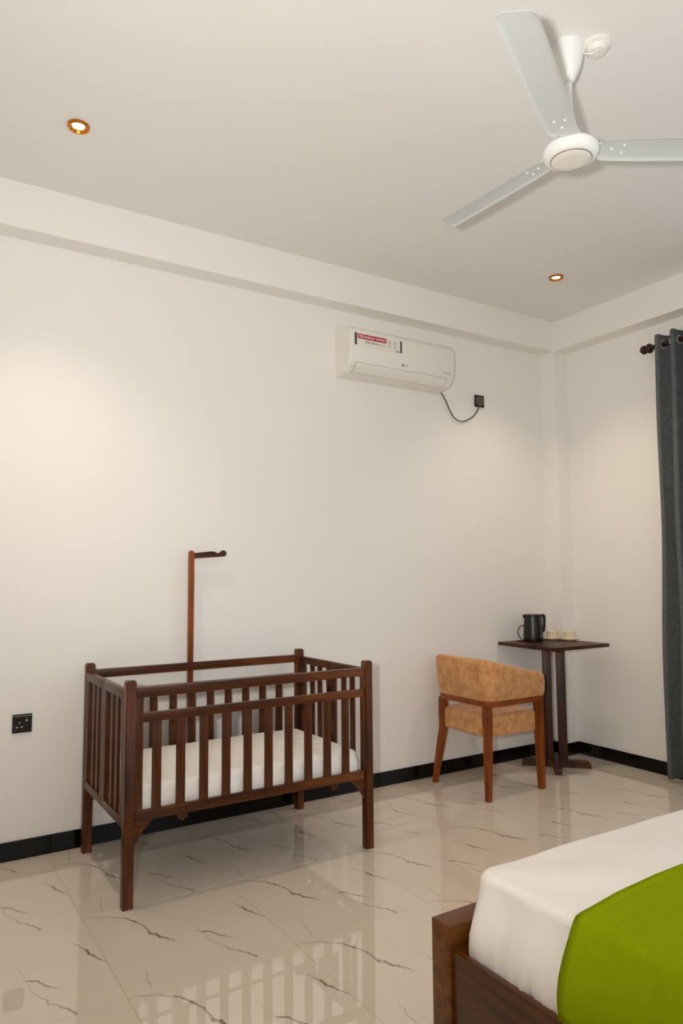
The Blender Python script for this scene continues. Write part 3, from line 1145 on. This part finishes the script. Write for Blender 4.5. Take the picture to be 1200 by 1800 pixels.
# close the two arm fronts softly
def shrink(ring, dx, k):
    c = sum((Vector(q) for q in ring), Vector()) / len(ring)
    return [tuple(c + (Vector(q) - c) * k + Vector((dx, 0, 0))) for q in ring]
rings = [shrink(rings[0], .016, .80), shrink(rings[0], .011, .93)] + rings + [shrink(rings[-1], .011, .93), shrink(rings[-1], .016, .80)]
bm_loft(bm, rings)
part('backrest', bm, M['suede'], ch, 60)
bm = bmesh.new()
bm_box(bm, -1.172, -.748, -.432, .004, .345, .472, .022, 4)
for v in bm.verts:
    if v.co.z > .45:
        dx = min(v.co.x + 1.172, -.748 - v.co.x)
        dy = min(v.co.y + .432, .004 - v.co.y)
        v.co.z += .0
part('seat', bm, M['suede'], ch, 60)

# ================================================================== SIDE TABLE
TZ = .833
TX, TY = -.275, -.145
tb = thing('pedestal_table', 'small square dark wooden pedestal table in the far corner', 'table', (TX, TY, 0))
bm = bmesh.new()
bm_box(bm, TX - .263, TX + .263, TY - .263, TY + .263, TZ - .023, TZ, .004, 2)
part('table_top', bm, M['table_x'], tb, 35)
bm = bmesh.new()
hs = .145
bm_loft(bm, [[(TX - hs + .025, TY - hs + .025, TZ - .044), (TX + hs - .025, TY - hs + .025, TZ - .044), (TX + hs - .025, TY + hs - .025, TZ - .044), (TX - hs + .025, TY + hs - .025, TZ - .044)],
             [(TX - hs, TY - hs, TZ - .030), (TX + hs, TY - hs, TZ - .030), (TX + hs, TY + hs, TZ - .030), (TX - hs, TY + hs, TZ - .030)],
             [(TX - hs, TY - hs, TZ - .023), (TX + hs, TY - hs, TZ - .023), (TX + hs, TY + hs, TZ - .023), (TX - hs, TY + hs, TZ - .023)]])
part('under_plate', bm, M['table_x'], tb)
dg1, dg2 = Vector((1, -1, 0)).normalized(), Vector((1, 1, 0)).normalized()
TC = Vector((TX - .010, TY - .008, 0))


def diag_box(name, u0, u1, v0, v1, z0, z1, ax, slope=0.0):
    """box along the two diagonals: u along (1,-1), v along (1,1)"""
    bm = bmesh.new()
    P_ = lambda u, v, z: TC + dg1 * u + dg2 * v + Vector((0, 0, z))
    bm_hexa(bm, [P_(u0, v0, z0), P_(u1, v0, z0), P_(u1, v1, z0), P_(u0, v1, z0)], [P_(u0, v0, z1), P_(u1, v0, z1), P_(u1, v1, z1), P_(u0, v1, z1)], .003)
    return part(name, bm, M['table_' + ax], tb, 35)


# two uprights beside each other, with a slot between
diag_box('upright', -.075, -.017, -.030, .030, .045, TZ - .044, 'z')
diag_box('upright', .017, .075, -.030, .030, .045, TZ - .044, 'z')
for (d_, w_) in ((dg1, dg2), (dg2, dg1)):
    for s_ in (1, -1):
        bm = bmesh.new()
        P_ = lambda u, v, z: TC + d_ * (u * s_) + w_ * v + Vector((0, 0, z))
        st_ = .0 if d_ is dg1 else .0
        L_ = .225
        outline = [(.0, 0), (L_, 0), (L_, .022), (L_ - .008, .038), (L_ - .022, .046), (.0, .048)]
        vs0 = [P_(u, -.023, z) for u, z in outline]
        vs1 = [P_(u, .023, z) for u, z in outline]
        bm_loft(bm, [vs0, vs1])
        part('foot', bm, M['table_x'], tb)

kt = thing('electric_kettle', 'black electric kettle standing on the small corner table', 'kettle', (-.315, -.005, TZ))
kx, ky = -.315, -.005
bm = bmesh.new()
bm_lathe(bm, [(.066, TZ), (.069, TZ + .004), (.069, TZ + .014), (.066, TZ + .016)], 40, kx, ky)
part('power_base', bm, M['kettle'], kt, 40)
bm = bmesh.new()
bm_lathe(bm, [(.062, TZ + .016), (.068, TZ + .018), (.0685, TZ + .03), (.066, TZ + .08), (.063, TZ + .13), (.0605, TZ + .170), (.060, TZ + .178)], 44, kx, ky)
kb = part('body', bm, M['kettle'], kt, 40)
bm = bmesh.new()
bm_lathe(bm, [(.061, TZ + .178), (.062, TZ + .181), (.061, TZ + .188), (.057, TZ + .190), (.03, TZ + .191)], 44, kx, ky)
part('lid', bm, M['kettle'], kt, 40)
# spout towards the left of the picture, handle towards the right
hd = Vector((.88, -.475, 0)).normalized()
sd = Vector((-hd.y, hd.x, 0))
bm = bmesh.new()
o_ = Vector((kx, ky, 0))
rings = []
for rr, z, w in ((.050, .168, .012), (.074, .186, .014), (.080, .182, .014), (.082, .160, .013), (.081, .12, .012), (.078, .085, .011), (.072, .070, .010), (.070, .066, .006)):
    t_ = .010
    c_ = o_ + hd * rr + Vector((0, 0, TZ + z))
    rings.append((c_, w))
pts = [r_[0] for r_ in rings]
rr_ = []
for i, (c_, w) in enumerate(rings):
    tg = (pts[min(i + 1, len(pts) - 1)] - pts[max(i - 1, 0)]).normalized()
    nn_ = tg.cross(sd).normalized()
    rr_.append([c_ + sd * w + nn_ * .007, c_ - sd * w + nn_ * .007, c_ - sd * w - nn_ * .007, c_ + sd * w - nn_ * .007])
bm_loft(bm, rr_)
es = [e for e in bm.edges]
part('handle', bm, M['kettle'], kt, 50)
bm = bmesh.new()
rr_ = []
for rr, z0_, z1_, w in ((.050, .150, .186, .026), (.062, .160, .186, .018), (.070, .172, .186, .010), (.073, .181, .186, .003)):
    c_ = o_ - hd * rr
    rr_.append([c_ + sd * w + Vector((0, 0, TZ + z1_)), c_ - sd * w + Vector((0, 0, TZ + z1_)), c_ - sd * (w * .3) + Vector((0, 0, TZ + z0_)), c_ + sd * (w * .3) + Vector((0, 0, TZ + z0_))])
bm_loft(bm, rr_)
part('spout', bm, M['kettle'], kt, 50)
bm = bmesh.new()
for k in range(1):
    pass
fr = Vector((-.60, -.80, 0)).normalized()
fr2 = (fr * .78 + hd * .62).normalized()
sr = Vector((-fr2.y, fr2.x, 0))
c_ = o_ + fr2 * .0688 + Vector((0, 0, TZ + .040))
bm_hexa(bm, [c_ - sr * .012 - fr2 * .003 + Vector((0, 0, -.003)), c_ + sr * .012 - fr2 * .003 + Vector((0, 0, -.003)), c_ + sr * .012 + fr2 * .0012 + Vector((0, 0, -.003)), c_ - sr * .012 + fr2 * .0012 + Vector((0, 0, -.003))],
        [c_ - sr * .012 - fr2 * .003 + Vector((0, 0, .002)), c_ + sr * .012 - fr2 * .003 + Vector((0, 0, .002)), c_ + sr * .012 + fr2 * .0008 + Vector((0, 0, .002)), c_ - sr * .012 + fr2 * .0008 + Vector((0, 0, .002))])
part('maker_badge', bm, M['steel'], kt)
bm = bmesh.new()
lf = -hd
cpts = []
for u, z in ((.058, .110), (.075, .112), (.092, .103), (.104, .085), (.107, .062), (.101, .040), (.088, .022), (.076, .010), (.068, .006)):
    cpts.append(o_ + lf * u + sd * .012 + Vector((0, 0, TZ + z)))
bm_tube(bm, cpts, .0032, 8)
bm_tube(bm, [o_ + lf * u + sd * s_ + Vector((0, 0, TZ + .0035)) for u, s_ in ((.066, .012), (.09, .018), (.112, .016), (.108, .028), (.085, .034))], .0033, 8)
part('cord', bm, M['kettle'], kt, 60)

# cups on their saucers
for (qx, qy, lb, sb, hdir) in ((-.130, -.012, 'cream china cup next to the black kettle', 'white saucer under the cup next to the kettle', Vector((.85, -.52, 0))),
                               (-.070, -.118, 'cream china cup farther right, nearest the table edge', 'white saucer under the cup farther right from the kettle', Vector((.3, .95, 0)))):
    t = tag(bpy.data.objects.new('saucer', None), sb, 'saucer', 'saucers on the corner table')
    bpy.data.objects.remove(t)
    bm = bmesh.new()
    bm_lathe(bm, [(.034, TZ), (.036, TZ + .003), (.050, TZ + .007), (.066, TZ + .0115), (.0685, TZ + .013), (.0687, TZ + .0165), (.066, TZ + .0172), (.050, TZ + .0098), (.030, TZ + .0068), (.001, TZ + .0066)], 40, qx, qy)
    o = part('saucer', bm, M['saucer'], None, 50)
    tag(o, sb, 'saucer', 'saucers on the corner table')
    zc = TZ + .0072
    cup = thing('teacup', lb, 'cup', (qx, qy, zc), 'cups on the corner table')
    bm = bmesh.new()
    bm_lathe(bm, [(.026, zc), (.030, zc + .001), (.0385, zc + .012), (.0395, zc + .03), (.0400, zc + .052), (.0402, zc + .058), (.0385, zc + .0585), (.0375, zc + .052), (.036, zc + .014), (.028, zc + .005), (.001, zc + .0045)], 40, qx, qy)
    part('bowl', bm, M['cup'], cup, 50)
    hdir.normalize()
    bm = bmesh.new()
    bm_tube(bm, [Vector((qx, qy, zc)) + hdir * u + Vector((0, 0, z)) for u, z in ((.038, .048), (.050, .050), (.058, .043), (.060, .033), (.056, .021), (.047, .014), (.038, .013))], [.0045, .0042, .004, .004, .004, .0042, .0045], 8)
    part('handle', bm, M['cup'], cup, 60)

# ================================================================== CURTAIN AND ROD
RX, RZ = WX - .085, 2.806
rod = thing('curtain_rod', 'dark turned wooden curtain rod with finial on the right wall', 'curtain rod', (WX, -2.2, RZ))


def lathe_y(prof_, n=24):
    """(y, r) pairs turned about the rod's axis"""
    bm = bmesh.new()
    bm_loft(bm, [[(RX + r_ * math.cos(2 * PI * k / n), y, RZ + r_ * math.sin(2 * PI * k / n)) for k in range(n)] for y, r_ in prof_])
    return bm


part('pole', lathe_y([(-3.70, .0155), (-.80, .0155)]), M['rod'], rod, 60)
part('finial', lathe_y([(-.80, .0155), (-.788, .016), (-.783, .024), (-.776, .031), (-.766, .034), (-.757, .031), (-.751, .024), (-.748, .019), (-.744, .019), (-.740, .026), (-.730, .030), (-.718, .029), (-.709, .021), (-.706, .014), (-.704, .015), (-.699, .011), (-.697, .003)]), M['rod'], rod, 50)
for yb in (-1.20, -3.55):
    bm = bmesh.new()
    bm_box(bm, RX - .012, WX, yb - .012, yb + .012, RZ - .034, RZ - .0155, .002, 1)
    part('bracket', bm, M['rod'], rod)

ct = thing('curtain', 'dark grey full-length grommet curtain hanging at the right edge', 'curtain', (RX, -1.1, .02))
wave = .112
yst = -.838
NW = 8


def cpath(t, z):
    """t in folds from the hem edge; returns the curtain's plan position"""
    f_ = (RZ - z) / 2.8
    amp = .058 + .008 * math.sin(z * 2.1 + t)
    ph = 2 * PI * t
    x = RX - amp * math.cos(ph - .55) + .004 * math.sin(5 * z + t * 3)
    lead = .045 * f_ * (1 - t / NW)
    y = yst - wave * t - .010 * math.sin(2 * ph) + lead + .006 * math.sin(3.1 * z + 2.0 * t)
    return x, y


bm = bmesh.new()
rows = []
nz_ = 36
zt_, zb_ = RZ + .062, .022
NT = 28
for j in range(nz_ + 1):
    z = zt_ + (zb_ - zt_) * j / nz_
    rows.append([cpath(k / NT, z) + (z,) for k in range(NT * NW + 1)])
vr = [[bm.verts.new(q) for q in r_] for r_ in rows]
for a_, c_ in zip(vr[:-1], vr[1:]):
    for i in range(len(a_) - 1):
        bm.faces.new((a_[i], a_[i + 1], c_[i + 1], c_[i]))
# a hem of a real thickness
ext = bmesh.ops.solidify(bm, geom=bm.faces[:], thickness=.0025)
part('cloth', bm, M['curtain'], ct, 180)
# grommets where the cloth crosses the rod
for k in range(NW * 2):
    # x = RX crossings: ph + .25 = pi/2 + k pi
    t_ = ((PI / 2 + k * PI) + .55) / (2 * PI)
    if t_ > NW:
        break
    x0_, y0_ = cpath(t_ - .01, RZ)
    x1_, y1_ = cpath(t_ + .01, RZ)
    tg = Vector((x1_ - x0_, y1_ - y0_, 0)).normalized()
    c_ = Vector(cpath(t_, RZ) + (RZ,))
    bm = bmesh.new()
    bm_tube(bm, [c_ + tg * .026 * math.cos(2 * PI * q / 28) + Vector((0, 0, .026 * math.sin(2 * PI * q / 28))) for q in range(28)], .0042, 8, True)
    part('grommet', bm, M['grommet'], ct, 60)

# ================================================================== BED
BX0, BX1 = -2.950, -1.10
BYF, BYB = -2.077, -4.28
bed = thing('bed', 'dark wooden bed frame with a low footboard at the lower right', 'bed', ((BX0 + BX1) / 2, (BYF + BYB) / 2, 0))


def bbox(name, x0, x1, y0, y1, z0, z1, ax, bev=.003):
    bm = bmesh.new()
    bm_box(bm, x0, x1, y0, y1, z0, z1, bev, 2)
    return part(name, bm, M['bed_' + ax], bed, 35)


bbox('footboard', BX0, BX1, BYF - .071, BYF, .06, .420, 'x')
bbox('side_rail', BX0 + .008, BX0 + .028, BYB + .05, BYF - .0715, .10, .363, 'y')
bbox('side_rail', BX1 - .034, BX1 - .008, BYB + .05, BYF - .0715, .10, .363, 'y')
bbox('headboard', BX0, BX1, BYB, BYB + .05, .06, 1.05, 'x')
for xx in (BX0, BX1 - .07):
    bbox('leg', xx, xx + .07, BYF - .071, BYF, 0, .062, 'z')
    bbox('leg', xx, xx + .07, BYB, BYB + .05, 0, .062, 'z')
bbox('slat_base', BX0 + .036, BX1 - .036, BYB + .052, BYF - .073, .20, .225, 'x')

MX0, MX1, MY0, MY1 = -2.886, -1.17, -4.20, -2.168
bm = sheeted(MX0, MX1, MY0, MY1, .226, .556, .055, .024, .040, .014, .014, dome=.026, seed=11, folds=.014)
o = part('bed_mattress', bm, M['sheet'], None, 180)
tag(o, 'thick bed mattress under a smooth white sheet', 'mattress')

# green runner across the foot of the bed, hanging over the left side
bm = bmesh.new()
ry0, ry1 = -3.15, -2.492
secs = []
prof_r = [(-.054, .368), (-.056, .39), (-.056, .415), (-.050, .45), (-.038, .48), (-.026, .505), (-.015, .525), (-.007, .541), (.001, .554), (.010, .563), (.028, .567), (.06, .570), (.15, .581), (.3, .589)]
xs = [(MX0 + dx, z) for dx, z in prof_r] + [(MX0 + .3 + (MX1 - MX0 - .6) * k / 8, .589) for k in range(1, 9)] + [(MX1 - dx, z) for dx, z in prof_r[:-1][::-1]]
ny = 26
rows = []
for k in range(ny + 1):
    y = ry0 + (ry1 - ry0) * k / ny
    rw = []
    for (x, z) in xs:
        hang = max(0.0, (.555 - z))
        wv = -(.5 + .5 * noise.noise(Vector((y * 6, z * 3, 7)))) * .006 * min(1, hang * 8)
        sl = -.06 * hang * hang * 8 * (1 if k > ny / 2 else .2) * (k / ny) * 0.4
        rw.append((x - .004 + wv if x < -2 else x + .004 + wv, y + sl * .3, z + noise.noise(Vector((x * 4, y * 4, 2))) * .002))
    rows.append(rw)
vr = [[bm.verts.new(q) for q in r_] for r_ in rows]
for a_, c_ in zip(vr[:-1], vr[1:]):
    for i in range(len(a_) - 1):
        bm.faces.new((a_[i], a_[i + 1], c_[i + 1], c_[i]))
bmesh.ops.solidify(bm, geom=bm.faces[:], thickness=-.004)
o = part('bed_runner', bm, M['runner'], None, 180)
tag(o, 'bright green cloth runner laid across the white bed', 'bed runner')
